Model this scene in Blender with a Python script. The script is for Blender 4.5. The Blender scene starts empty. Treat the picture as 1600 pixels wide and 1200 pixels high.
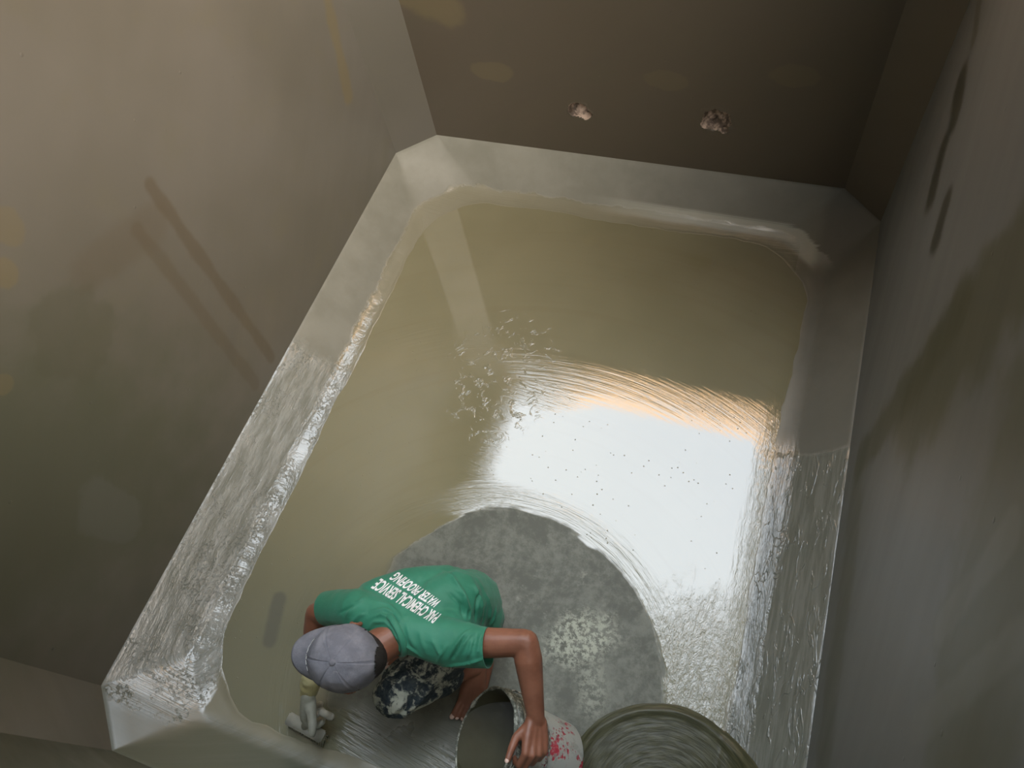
import bpy, bmesh, math, random
from mathutils import Vector, Matrix, noise
from mathutils.bvhtree import BVHTree
random.seed(7)
V = Vector
COL = bpy.context.scene.collection
scene = bpy.context.scene

# ------------------------------------------------------------------ camera
F = 1182.0
CAMZ = 2.9
RX = V((0.93800431, 0.31878653, -0.13609945))     # image right in the world
RD = V((0.21051984, -0.83587117, -0.50695245))    # image down in the world
RF = V((-0.27537122, 0.44687195, -0.85116165))    # view direction
cam_d = bpy.data.cameras.new('camera')
cam = bpy.data.objects.new('camera', cam_d)
COL.objects.link(cam)
cam_d.sensor_width = 36
cam_d.lens = F * 36 / 1600
cam_d.clip_start = 0.05
M = Matrix((RX, -RD, -RF)).transposed().to_4x4()
M.translation = V((0, 0, CAMZ))
cam.matrix_world = M
scene.camera = cam


def P(px, py, h=0.0):
    """point of the place at height h seen at the photo's pixel"""
    r = RX * (px - 800) + RD * (py - 600) + RF * F
    return V((0, 0, CAMZ)) + r * ((CAMZ - h) / -r.z)


# ------------------------------------------------------------------ sky and light
scene.view_settings.view_transform = 'Standard'
scene.view_settings.look = 'None'
scene.view_settings.gamma = 1
scene.view_settings.use_curve_mapping = False
scene.view_settings.exposure = 0.0

world = bpy.data.worlds.new('sky')
scene.world = world
world.use_nodes = True
wn = world.node_tree.nodes
wl = world.node_tree.links
wn.clear()
wo = wn.new('ShaderNodeOutputWorld')
tc = wn.new('ShaderNodeTexCoord')


def lobe(direction, lo, hi):
    d = V(direction).normalized()
    nn = wn.new('ShaderNodeVectorMath'); nn.operation = 'NORMALIZE'
    wl.new(tc.outputs['Generated'], nn.inputs[0])
    dp = wn.new('ShaderNodeVectorMath'); dp.operation = 'DOT_PRODUCT'
    wl.new(nn.outputs[0], dp.inputs[0]); dp.inputs[1].default_value = d
    mr = wn.new('ShaderNodeMapRange'); mr.interpolation_type = 'SMOOTHSTEP'
    wl.new(dp.outputs['Value'], mr.inputs['Value'])
    mr.inputs['From Min'].default_value = lo
    mr.inputs['From Max'].default_value = hi
    return mr.outputs[0]


def skybg(color, strength, fac=None):
    b = wn.new('ShaderNodeBackground')
    b.inputs['Color'].default_value = (*color, 1)
    b.inputs['Strength'].default_value = strength
    if fac is not None:
        m = wn.new('ShaderNodeMath'); m.operation = 'MULTIPLY'
        wl.new(fac, m.inputs[0]); m.inputs[1].default_value = strength
        wl.new(m.outputs[0], b.inputs['Strength'])
    return b


SKY_BASE, SKY_PATCH, SKY_GLOW = 0.14, 5.8, 8.0
a1 = wn.new('ShaderNodeAddShader')
a2 = wn.new('ShaderNodeAddShader')
b1 = skybg((0.82, 0.90, 1.0), SKY_BASE)
# bright sky patch added towards the back, edges shaped for the floor reflection


def wm(op, a, b):
    n = wn.new('ShaderNodeMath'); n.operation = op
    for i, q in enumerate((a, b)):
        if hasattr(q, 'is_linked'): wl.new(q, n.inputs[i])
        else: n.inputs[i].default_value = q
    return n.outputs[0]


def step(v, a, b):
    n = wn.new('ShaderNodeMapRange'); n.interpolation_type = 'SMOOTHSTEP'
    wl.new(v, n.inputs['Value']); n.inputs['From Min'].default_value = a; n.inputs['From Max'].default_value = b
    return n.outputs[0]


sxyz = wn.new('ShaderNodeSeparateXYZ'); wl.new(tc.outputs['Generated'], sxyz.inputs[0])
zz_ = wm('MAXIMUM', sxyz.outputs[2], 0.05)
cu_, cv_ = wm('DIVIDE', sxyz.outputs[0], zz_), wm('DIVIDE', sxyz.outputs[1], zz_)
skypatch = wm('MULTIPLY', step(cv_, 0.10, 0.24), step(cv_, 0.95, 0.62))
skypatch = wm('MULTIPLY', skypatch, wm('MULTIPLY', step(cu_, -0.75, -0.48), step(cu_, 0.55, 0.30)))
b2 = skybg((0.84, 0.915, 1.0), SKY_PATCH, skypatch)
# warm glow of the hazy sky over the right hand wall
b3 = skybg((1.0, 0.89, 0.80), SKY_GLOW, lobe((0.95, -0.80, 1.0), 0.74, 0.98))
wl.new(b1.outputs[0], a1.inputs[0]); wl.new(b2.outputs[0], a1.inputs[1])
wl.new(a1.outputs[0], a2.inputs[0]); wl.new(b3.outputs[0], a2.inputs[1])
wl.new(a2.outputs[0], wo.inputs['Surface'])

# low sun from the front, touching only the rim of the back wall
sun_d = bpy.data.lights.new('sun', 'SUN')
sun_d.energy = 42.0
sun_d.angle = math.radians(0.6)
sun_d.color = (1.0, 0.86, 0.70)
sun = bpy.data.objects.new('sun', sun_d)
COL.objects.link(sun)
sun.rotation_euler = V((-0.24, -1.0, 0.15)).to_track_quat('Z', 'Y').to_euler()


# ------------------------------------------------------------------ node helper
class NT:
    def __init__(s, name):
        s.m = bpy.data.materials.new(name); s.m.use_nodes = True
        s.t = s.m.node_tree; s.n = s.t.nodes; s.l = s.t.links
        s.b = s.n['Principled BSDF']
        s.co = s.n.new('ShaderNodeTexCoord').outputs['Object']
        sp = s.n.new('ShaderNodeSeparateXYZ'); s.l.new(s.co, sp.inputs[0])
        s.x, s.y, s.z = sp.outputs

    def put(s, sock, v):
        if hasattr(v, 'is_linked') or hasattr(v, 'links'):
            s.l.new(v, sock)
        elif isinstance(v, (tuple, list)) and len(v) == 3 and sock.type == 'RGBA':
            sock.default_value = (*v, 1)
        else:
            sock.default_value = v

    def math(s, op, a, b=0.0, c=None, clamp=False):
        n = s.n.new('ShaderNodeMath'); n.operation = op; n.use_clamp = clamp
        s.put(n.inputs[0], a); s.put(n.inputs[1], b)
        if c is not None: s.put(n.inputs[2], c)
        return n.outputs[0]

    def add(s, a, b): return s.math('ADD', a, b)
    def sub(s, a, b): return s.math('SUBTRACT', a, b)
    def mul(s, a, b): return s.math('MULTIPLY', a, b)
    def mx(s, a, b): return s.math('MAXIMUM', a, b)
    def inv(s, a): return s.math('SUBTRACT', 1.0, a)

    def ramp(s, v, lo, hi, a=0.0, b=1.0):
        n = s.n.new('ShaderNodeMapRange'); n.interpolation_type = 'SMOOTHSTEP'
        s.put(n.inputs['Value'], v)
        for k, q in (('From Min', lo), ('From Max', hi), ('To Min', a), ('To Max', b)):
            s.put(n.inputs[k], q)
        return n.outputs[0]

    def vec(s, x, y, z=0.0):
        n = s.n.new('ShaderNodeCombineXYZ')
        for i, q in enumerate((x, y, z)): s.put(n.inputs[i], q)
        return n.outputs[0]

    def noise(s, scale, detail=4, rough=0.55, vec=None, dist=0.0):
        n = s.n.new('ShaderNodeTexNoise')
        s.put(n.inputs['Vector'], vec if vec is not None else s.co)
        n.inputs['Scale'].default_value = scale; n.inputs['Detail'].default_value = detail
        n.inputs['Roughness'].default_value = rough; n.inputs['Distortion'].default_value = dist
        return n.outputs['Fac']

    def voro(s, scale, vec=None, feature='F1'):
        n = s.n.new('ShaderNodeTexVoronoi'); n.feature = feature
        s.put(n.inputs['Vector'], vec if vec is not None else s.co)
        n.inputs['Scale'].default_value = scale
        return n.outputs['Distance']

    def mix(s, f, a, b):
        n = s.n.new('ShaderNodeMix'); n.data_type = 'RGBA'
        s.put(n.inputs[0], f); s.put(n.inputs[6], a); s.put(n.inputs[7], b)
        return n.outputs[2]

    def bump(s, h, strength=0.3, dist=0.01, normal=None):
        n = s.n.new('ShaderNodeBump')
        s.put(n.inputs['Height'], h); s.put(n.inputs['Strength'], strength)
        n.inputs['Distance'].default_value = dist
        if normal is not None: s.l.new(normal, n.inputs['Normal'])
        return n.outputs[0]

    def set(s, **k):
        for a, b in k.items(): s.put(s.b.inputs[a.replace('_', ' ')], b)
        return s.m

    def ell(s, u, v, cu, cv, ru, rv, rot=0.0, soft=0.25, wob=None):
        """mask: 1 inside an ellipse in the (u, v) plane"""
        c, q = math.cos(rot), math.sin(rot)
        du = s.sub(u, cu); dv = s.sub(v, cv)
        a = s.add(s.mul(du, c / ru), s.mul(dv, q / ru))
        b = s.add(s.mul(du, -q / rv), s.mul(dv, c / rv))
        d = s.math('SQRT', s.add(s.mul(a, a), s.mul(b, b)))
        if wob is not None: d = s.add(d, s.mul(s.sub(wob, 0.5), 1.2))
        return s.ramp(d, 1 + soft, 1 - soft)

    def seg(s, u, v, p, q, w, soft=0.4, wob=None, w2=None):
        """mask: 1 near the segment p-q"""
        dx, dy = q[0] - p[0], q[1] - p[1]; L2 = dx * dx + dy * dy
        du = s.sub(u, p[0]); dv = s.sub(v, p[1])
        t = s.math('MULTIPLY', s.add(s.mul(du, dx), s.mul(dv, dy)), 1 / L2, clamp=True)
        a = s.sub(du, s.mul(t, dx)); b = s.sub(dv, s.mul(t, dy))
        d = s.math('SQRT', s.add(s.mul(a, a), s.mul(b, b)))
        if wob is not None: d = s.add(d, s.mul(s.sub(wob, 0.5), w * 1.5))
        return s.ramp(d, w * (1 + soft), w * (1 - soft))


def link(name, me, mats, parent=None):
    o = bpy.data.objects.new(name, me); COL.objects.link(o)
    for m in (mats if isinstance(mats, (list, tuple)) else [mats]): me.materials.append(m)
    if parent: o.parent = parent
    return o


def frombm(name, bm, mats, parent=None, smooth=True):
    me = bpy.data.meshes.new(name); bm.normal_update(); bm.to_mesh(me); bm.free()
    if smooth:
        for p in me.polygons: p.use_smooth = True
    return link(name, me, mats, parent)


def tag(o, label=None, cat=None, group=None, kind=None):
    if label: o['label'] = label
    if cat: o['category'] = cat
    if group: o['group'] = group
    if kind: o['kind'] = kind
    return o


# ------------------------------------------------------------------ tank shell
XL, XR, YF, YB, HT = -1.94, 0.458, -0.335, 2.79, 2.45
CH = 0.17         # chamfer of the corners
HH = 0.19         # height and width of the haunch


def octagon(off=0.0, ch=CH):
    l, r, f, b = XL + off, XR - off, YF + off, YB - off
    c = ch + 0.586 * 0 * off
    return [(l + c, f), (r - c, f), (r, f + c), (r, b - c), (r - c, b), (l + c, b), (l, b - c), (l, f + c)]


# wall coating -----------------------------------------------------
def wall_mat(name, along, stains=(), tint=1.0, rough=0.38, cool=False, brown=False):
    t = NT(name)
    u = t.y if along == 'y' else t.x
    v = t.z
    uv = t.vec(u, v)
    big = t.noise(1.3, 3, 0.5, uv)
    mid = t.noise(5.0, 4, 0.55, uv)
    streak = t.noise(2.2, 3, 0.5, t.vec(t.mul(t.add(u, t.mul(v, 0.5)), 0.7), t.mul(t.sub(v, t.mul(u, 0.8)), 3.0)))
    fine = t.noise(60, 2, 0.5)
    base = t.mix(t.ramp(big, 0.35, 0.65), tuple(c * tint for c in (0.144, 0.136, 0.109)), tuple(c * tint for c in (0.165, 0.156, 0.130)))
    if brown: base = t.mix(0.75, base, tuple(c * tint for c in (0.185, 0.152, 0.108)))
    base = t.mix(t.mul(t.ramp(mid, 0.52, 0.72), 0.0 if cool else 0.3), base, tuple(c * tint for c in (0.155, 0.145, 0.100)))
    if cool: base = t.mix(0.7, base, (0.158, 0.178, 0.188))
    rg = t.ramp(streak, 0.35, 0.7, rough - (0.02 if cool else 0.06), rough + (0.03 if cool else 0.08))
    wob = t.noise(7, 3, 0.5, uv)
    for st in stains:
        kind, a, col, amt = st
        if kind == 'w': m = t.ell(u, v, *a, soft=0.6, wob=t.mul(wob, 1.0))
        elif kind == 'e': m = t.ell(u, v, *a, soft=0.12, wob=t.mul(wob, 1.0))
        else: m = t.seg(u, v, *a, wob=wob)
        base = t.mix(t.mul(m, amt), base, col)
    hgt = t.add(t.mul(streak, 0.6), t.mul(fine, 0.05))
    speck = t.ramp(t.voro(9), 0.06, 0.02)
    n = t.bump(hgt, 0.05 if cool else 0.12, 0.02)
    n = t.bump(speck, 0.3, 0.004, n)
    return t.set(Base_Color=base, Roughness=rg, Normal=n, IOR=1.5)


OCH = (0.20, 0.165, 0.085)
BRN = (0.125, 0.10, 0.065)


def L2(px, py):      # (y, z) on the left wall
    r = RX * (px - 800) + RD * (py - 600) + RF * F; k = XL / r.x
    return (r.y * k, CAMZ + r.z * k)


def R2(px, py):
    r = RX * (px - 800) + RD * (py - 600) + RF * F; k = XR / r.x
    return (r.y * k, CAMZ + r.z * k)


def B2(px, py):
    r = RX * (px - 800) + RD * (py - 600) + RF * F; k = YB / r.y
    return (r.x * k, CAMZ + r.z * k)


mat_left = wall_mat('left wall coating', 'y', [
    ('w', (*L2(40, 780), 0.50, 0.85, 0.5), (0.098, 0.108, 0.068), 0.75),
    ('s', (L2(505, -30), L2(545, 150), 0.035), OCH, 0.6),
    ('s', (L2(235, 290), L2(425, 560), 0.026), BRN, 0.6),
    ('s', (L2(215, 360), L2(400, 600), 0.026), BRN, 0.45),
    ('s', (L2(140, 420), L2(240, 350), 0.07), BRN, 0.3),
    ('e', (*L2(10, 355), 0.05, 0.06), OCH, 0.4),
    ('e', (*L2(120, 520), 0.14, 0.16), (0.10, 0.10, 0.065), 0.35),
    ('e', (*L2(170, 800), 0.10, 0.16), (0.17, 0.18, 0.155), 0.4),
    ('e', (*L2(5, 425), 0.04, 0.05), OCH, 0.5),
    ('e', (*L2(5, 600), 0.03, 0.03), OCH, 0.4)], tint=1.08)
mat_right = wall_mat('right wall coating', 'y', [
    ('s', (R2(1500, 130), R2(1492, 180), 0.06), (0.045, 0.045, 0.032), 0.9),
    ('s', (R2(1472, 235), R2(1458, 300), 0.06), (0.045, 0.045, 0.032), 0.9),
    ('s', (R2(1476, 325), R2(1464, 370), 0.05), (0.045, 0.045, 0.032), 0.9),
    ('s', (R2(1530, 0), R2(1522, 60), 0.03), (0.09, 0.09, 0.065), 0.7),
    ('s', (R2(1620, 360), R2(1430, 640), 0.16), (0.085, 0.088, 0.055), 0.8),
    ('s', (R2(1500, 480), R2(1345, 720), 0.08), (0.075, 0.078, 0.048), 0.8),
    ('s', (R2(1640, 620), R2(1520, 1000), 0.20), (0.100, 0.105, 0.070), 0.7),
    ('s', (R2(1560, 1000), R2(1500, 1250), 0.16), (0.105, 0.110, 0.072), 0.7),
    ('s', (R2(1340, 760), R2(1290, 1150), 0.10), (0.085, 0.090, 0.060), 0.6),
    ('s', (R2(1590, 1000), R2(1430, 1140), 0.035), (0.20, 0.21, 0.19), 0.35),
    ('s', (R2(1580, 830), R2(1470, 980), 0.035), (0.20, 0.21, 0.19), 0.35)], rough=0.46, cool=True)
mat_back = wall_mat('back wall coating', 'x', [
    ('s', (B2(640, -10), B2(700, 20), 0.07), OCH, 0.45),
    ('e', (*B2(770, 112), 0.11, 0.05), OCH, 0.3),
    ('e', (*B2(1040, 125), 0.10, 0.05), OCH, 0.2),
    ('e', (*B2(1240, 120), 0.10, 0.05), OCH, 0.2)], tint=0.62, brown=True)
mat_front = wall_mat('front wall coating', 'x', [('w', (-1.6, 0.8, 1.5, 1.5), (0.100, 0.110, 0.072), 0.7)], tint=0.85, rough=0.5)
mat_corner = wall_mat('shade tinted corner coating', 'x', [], tint=0.9)  # lower tint puts this chamfer's shade into its colour
tb = NT('bare tan plaster')
mat_bare = tb.set(Base_Color=tb.mix(tb.noise(6, 4), (0.62, 0.44, 0.27), (0.55, 0.37, 0.22)), Roughness=0.85)
tcn = NT('cast concrete')
mat_conc = tcn.set(Base_Color=tcn.mix(tcn.noise(8, 5), (0.30, 0.29, 0.26), (0.22, 0.21, 0.19)), Roughness=0.9,
                   Normal=tcn.bump(tcn.noise(40, 4), 0.3, 0.01))
# broken out concrete inside the two holes
tr = NT('broken concrete')
cr = tr.noise(22, 4, 0.6)
mat_broken = tr.set(Base_Color=tr.mix(tr.ramp(cr, 0.42, 0.62), (0.10, 0.075, 0.055), (0.55, 0.43, 0.34)), Roughness=0.6,
                    Normal=tr.bump(tr.noise(45, 4, 0.7), 0.8, 0.01))


def box(name, lo, hi, mat, parent=None, bevel=0.0):
    bm = bmesh.new()
    bmesh.ops.create_cube(bm, size=1, matrix=Matrix.LocRotScale((V(lo) + V(hi)) / 2, None, V(hi) - V(lo)))
    if bevel: bmesh.ops.bevel(bm, geom=bm.edges[:], offset=bevel, segments=2, affect='EDGES')
    return frombm(name, bm, mat, parent, smooth=False)


WT = 0.2
tag(box('wall_left', (XL - WT, YF - WT, -0.2), (XL, YB + WT, HT), mat_left), kind='structure')
tag(box('wall_right', (XR, YF - WT, -0.2), (XR + WT, YB + WT, HT), mat_right), kind='structure')
tag(box('wall_front', (XL, YF - WT, -0.2), (XR, YF, HT), mat_front), kind='structure')

# back wall: fine grid with two knocked out craters, bare band on top
HOLES = [(B2(905, 173), 0.056, 0.042, 11), (B2(1118, 189), 0.072, 0.058, 23)]


def back_wall():
    bm = bmesh.new()
    xs = set(); zs = set()
    k = XL
    def dense(a, b, ctrs, rad, fine=0.004, coarse=0.08):
        out = [a]
        while out[-1] < b - 1e-6:
            near = any(abs(out[-1] - c) < rad for c in ctrs)
            nxt = out[-1] + (fine if near else coarse)
            if not near:
                for c in ctrs:
                    if out[-1] < c - rad < nxt: nxt = c - rad + 1e-4
            out.append(min(nxt, b))
        return out
    X = dense(XL, XR, [h[0][0] for h in HOLES], 0.09)
    Z = dense(-0.2, HT, [h[0][1] for h in HOLES], 0.09)
    grid = {}
    for i, x in enumerate(X):
        for j, z in enumerate(Z):
            y = YB
            for (c, rx, rz, sd) in HOLES:
                dx, dz = (x - c[0]) / rx, (z - c[1]) / rz
                d = math.hypot(dx, dz) + 0.45 * noise.noise(V((x * 22, z * 22, sd)))
                if d < 1.0:
                    dep = (1 - d ** 3) * 0.045
                    dep += 0.018 * noise.noise(V((x * 60, z * 60, sd))) * (1 - d * 0.5)
                    y = YB + max(dep, 0.002)
                elif d < 1.25 and math.hypot(dx, dz) < 1.8:
                    y = YB - 0.004 * (1.25 - d) / 0.25 * (0.5 + noise.noise(V((x * 50, z * 50, sd))))
            grid[i, j] = bm.verts.new((x, y, z))
    for i in range(len(X) - 1):
        for j in range(len(Z) - 1):
            f = bm.faces.new((grid[i, j], grid[i, j + 1], grid[i + 1, j + 1], grid[i + 1, j])); f.normal_update()
            if max(v.co.y for v in f.verts) > YB + 0.003: f.material_index = 1
            elif Z[j] > 2.02: f.material_index = 2
    # body behind
    n, m = len(X) - 1, len(Z) - 1
    y2 = YB + WT
    b = [bm.verts.new(q) for q in ((XL, y2, -0.2), (XR, y2, -0.2), (XR, y2, HT), (XL, y2, HT))]
    bm.faces.new((b[0], b[1], b[2], b[3]))
    bm.faces.new([grid[i, m] for i in range(n, -1, -1)] + [b[3], b[2]])
    bm.faces.new([grid[i, 0] for i in range(n + 1)] + [b[1], b[0]])
    bm.faces.new([grid[0, j] for j in range(m, -1, -1)] + [b[0], b[3]])
    bm.faces.new([grid[n, j] for j in range(m + 1)] + [b[2], b[1]])
    bmesh.ops.recalc_face_normals(bm, faces=bm.faces[:])
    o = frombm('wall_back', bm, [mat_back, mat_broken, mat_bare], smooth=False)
    tag(o, kind='structure')


back_wall()

# vertical corner chamfers
O = octagon()
k = 0
for (i, j, cx, cy, mt) in ((0, 7, XL, YF, mat_left), (1, 2, XR, YF, mat_right), (3, 4, XR, YB, mat_back), (5, 6, XL, YB, mat_corner)):
    k += 1
    bm = bmesh.new()
    pts = [O[i], O[j], (cx, cy)]
    lo = [bm.verts.new((*p, 0.0)) for p in pts]; hi = [bm.verts.new((*p, HT)) for p in pts]
    bm.faces.new(lo); bm.faces.new(hi[::-1])
    for a in range(3): bm.faces.new((lo[a], hi[a], hi[(a + 1) % 3], lo[(a + 1) % 3]))
    bmesh.ops.recalc_face_normals(bm, faces=bm.faces[:])
    tag(frombm('trim_%d' % k, bm, mt, smooth=False), kind='structure')

# roof strip left of the opening
tag(box('ceiling', (XL - WT, YF - WT, HT), (-1.70, YB + WT, HT + 0.12), mat_conc), kind='structure')


# ------------------------------------------------------------------ floor
CW = (-0.66, 0.28)      # centre of the worker's sweeps
PC, PR = (0.07, 0.09), 0.318    # fresh patch of slurry


def floor_mat():
    t = NT('slurry floor')
    x, y = t.x, t.y
    dx, dy = t.sub(x, CW[0]), t.sub(y, CW[1])
    r = t.math('SQRT', t.add(t.mul(dx, dx), t.mul(dy, dy)))
    th = t.math('ARCTAN2', dy, dx)
    pol = t.vec(t.mul(r, 60), t.mul(th, 3.0))
    st = t.noise(1.0, 5, 0.6, pol)                       # fine arcs
    st2 = t.noise(0.35, 3, 0.5, pol)
    wob = t.noise(4, 4, 0.6)
    # dry disc the worker squats in
    rr = t.add(r, t.add(t.mul(t.sub(wob, 0.5), 0.10), t.mul(t.sub(st, 0.5), 0.05)))
    leftcut = t.ramp(x, -1.25, -0.75, 0.10, 0.0)
    dry = t.ramp(t.add(rr, leftcut), 0.695, 0.675)
    dry = t.mul(dry, t.ramp(t.add(t.add(y, t.mul(x, -0.1)), t.mul(t.sub(wob, .5), .35)), 0.10, 0.22))       # the front is wet again
    side = t.ramp(t.add(x, t.mul(t.sub(wob, .5), .2)), -1.2, -1.1)
    dry = t.mul(dry, side)
    film = t.inv(dry)
    # film gets thin and streaky between dry disc and right haunch
    thin = t.mul(t.ell(x, y, 0.06, 0.56, 0.20, 0.28, 0.0, 0.6, t.noise(9, 4, 0.6)), film)
    # colours
    big = t.noise(1.6, 3, 0.5)
    wet = t.mix(t.ramp(big, 0.35, 0.65), (0.250, 0.236, 0.140), (0.280, 0.264, 0.162))
    wet = t.mix(t.mul(t.ramp(st2, 0.5, 0.7), 0.22), wet, (0.245, 0.213, 0.120))
    frontshade = t.ramp(t.add(y, t.mul(t.sub(wob, .5), .25)), 0.75, 0.15)  # shade at the front, painted into the wet floor colour
    wet = t.mix(t.mul(frontshade, 0.75), wet, (0.170, 0.180, 0.118))
    gm = t.seg(x, y, (-1.535, 0.335), (-1.495, 0.18), 0.03, 0.4, wob)
    wet = t.mix(t.mul(gm, 0.6), wet, (0.11, 0.12, 0.10))
    cl = t.add(t.mul(t.noise(6, 6, 0.7, dist=0.3), 0.65), t.mul(t.noise(30, 5, 0.75), 0.35))
    dryc = t.mix(t.ramp(cl, 0.42, 0.60), (0.115, 0.122, 0.096), (0.200, 0.212, 0.172))
    ef = t.mx(t.ell(x, y, -0.34, 0.54, 0.13, 0.09, 0.6, 0.5, t.noise(14, 5, 0.7)),
              t.mul(t.ell(x, y, -0.25, 0.40, 0.05, 0.10, 0.3, 0.6, t.noise(14, 5, 0.7)), 0.5))
    efn = t.mul(ef, t.ramp(t.noise(45, 5, 0.75), 0.44, 0.56))
    dryc = t.mix(t.mul(efn, 0.85), dryc, (0.50, 0.53, 0.42))
    ef2 = t.ramp(t.noise(11, 6, 0.7), 0.60, 0.72)
    dryc = t.mix(t.mul(ef2, 0.5), dryc, (0.38, 0.40, 0.33))
    # grey brushed stretch at the worker's feet
    gb = t.ell(x, y, -0.82, -0.02, 0.24, 0.13, 0.1, 0.5, wob)
    gbs = t.mul(gb, t.ramp(t.noise(1.0, 4, 0.6, t.vec(t.mul(x, 8), t.mul(t.add(y, t.mul(x, 0.15)), 90))), 0.35, 0.6, 0.35, 1.0))
    col = t.mix(film, dryc, wet)
    col = t.mix(t.mul(gbs, 0.55), col, (0.23, 0.25, 0.215))
    under = t.ell(x, y, -0.85, 0.13, 0.26, 0.13, 0.2, 0.5)  # painted shade on the floor beneath the worker
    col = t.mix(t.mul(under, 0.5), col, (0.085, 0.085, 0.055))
    # bump
    spd = t.voro(34)
    dots = t.mul(t.ramp(spd, 0.10, 0.03), t.ramp(t.noise(3.0, 2), 0.45, 0.6))
    edge = t.ramp(t.math('ABSOLUTE', t.sub(r, 0.74)), 0.10, 0.0)          # rim of the disc
    top = t.ramp(t.math('ABSOLUTE', t.sub(t.add(y, t.mul(x, 0.03)), 1.62)), 0.14, 0.03)
    spl = t.mul(t.ell(x, y, -1.02, 1.58, 0.22, 0.28, 0.2, 0.5), t.ramp(t.noise(19, 4, 0.65, dist=0.8), 0.56, 0.66))
    along = t.noise(1.0, 5, 0.65, t.vec(t.mul(t.add(x, t.mul(wob, 0.06)), 55), t.mul(y, 4.0)))
    redge = t.mul(t.ramp(x, 0.10, 0.24), t.ramp(y, 2.0, 1.5))
    gen = t.noise(2.2, 2, 0.5)
    h = t.mul(gen, 0.05)
    samt = t.add(0.012, t.add(t.mul(edge, 0.40), t.mul(top, 0.16)))
    h = t.add(h, t.mul(st, samt))
    h = t.add(h, t.mul(dots, 0.35))
    h = t.add(h, t.mul(spl, 0.25))
    h = t.add(h, t.mul(t.mul(along, redge), 1.4))
    lst = t.noise(1.0, 4, 0.6, t.vec(t.mul(x, 7), t.mul(t.add(y, t.mul(x, 0.1)), 90)))
    h = t.add(h, t.mul(t.mul(lst, t.mx(t.ell(x, y, -0.95, 1.15, 0.10, 0.45, 0.0, 0.6, wob), t.ell(x, y, -0.80, 1.50, 0.20, 0.08, 0.0, 0.6, wob))), 0.12))
    web = t.noise(50, 5, 0.7, t.vec(x, t.mul(y, 0.5)), 0.3)
    h = t.add(h, t.mul(t.mul(web, thin), 0.55))
    h = t.mul(h, film)
    h = t.add(h, t.mul(dry, t.mul(cl, 0.15)))
    h = t.add(h, t.mul(gbs, 0.3))
    nrm = t.bump(h, 0.55, 0.012)
    rough = t.add(t.mul(film, -0.53), 0.56)
    rough = t.add(rough, t.mul(gb, 0.18))
    rough = t.add(rough, t.mul(thin, t.ramp(web, 0.4, 0.6, 0.0, 0.12)))
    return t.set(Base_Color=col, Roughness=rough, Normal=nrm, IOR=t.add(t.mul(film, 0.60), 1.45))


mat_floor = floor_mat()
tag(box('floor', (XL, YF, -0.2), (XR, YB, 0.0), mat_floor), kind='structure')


def rounded(pts, r, n=6):
    out = []
    N = len(pts)
    for i in range(N):
        p0, p1, p2 = V((*pts[i - 1], 0)), V((*pts[i], 0)), V((*pts[(i + 1) % N], 0))
        a = p1 + (p0 - p1).normalized() * r; b = p1 + (p2 - p1).normalized() * r
        for k in range(n + 1):
            q = k / n
            c = a * (1 - q) ** 2 + p1 * 2 * q * (1 - q) + b * q * q
            out.append((c.x, c.y))
    return out


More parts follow.
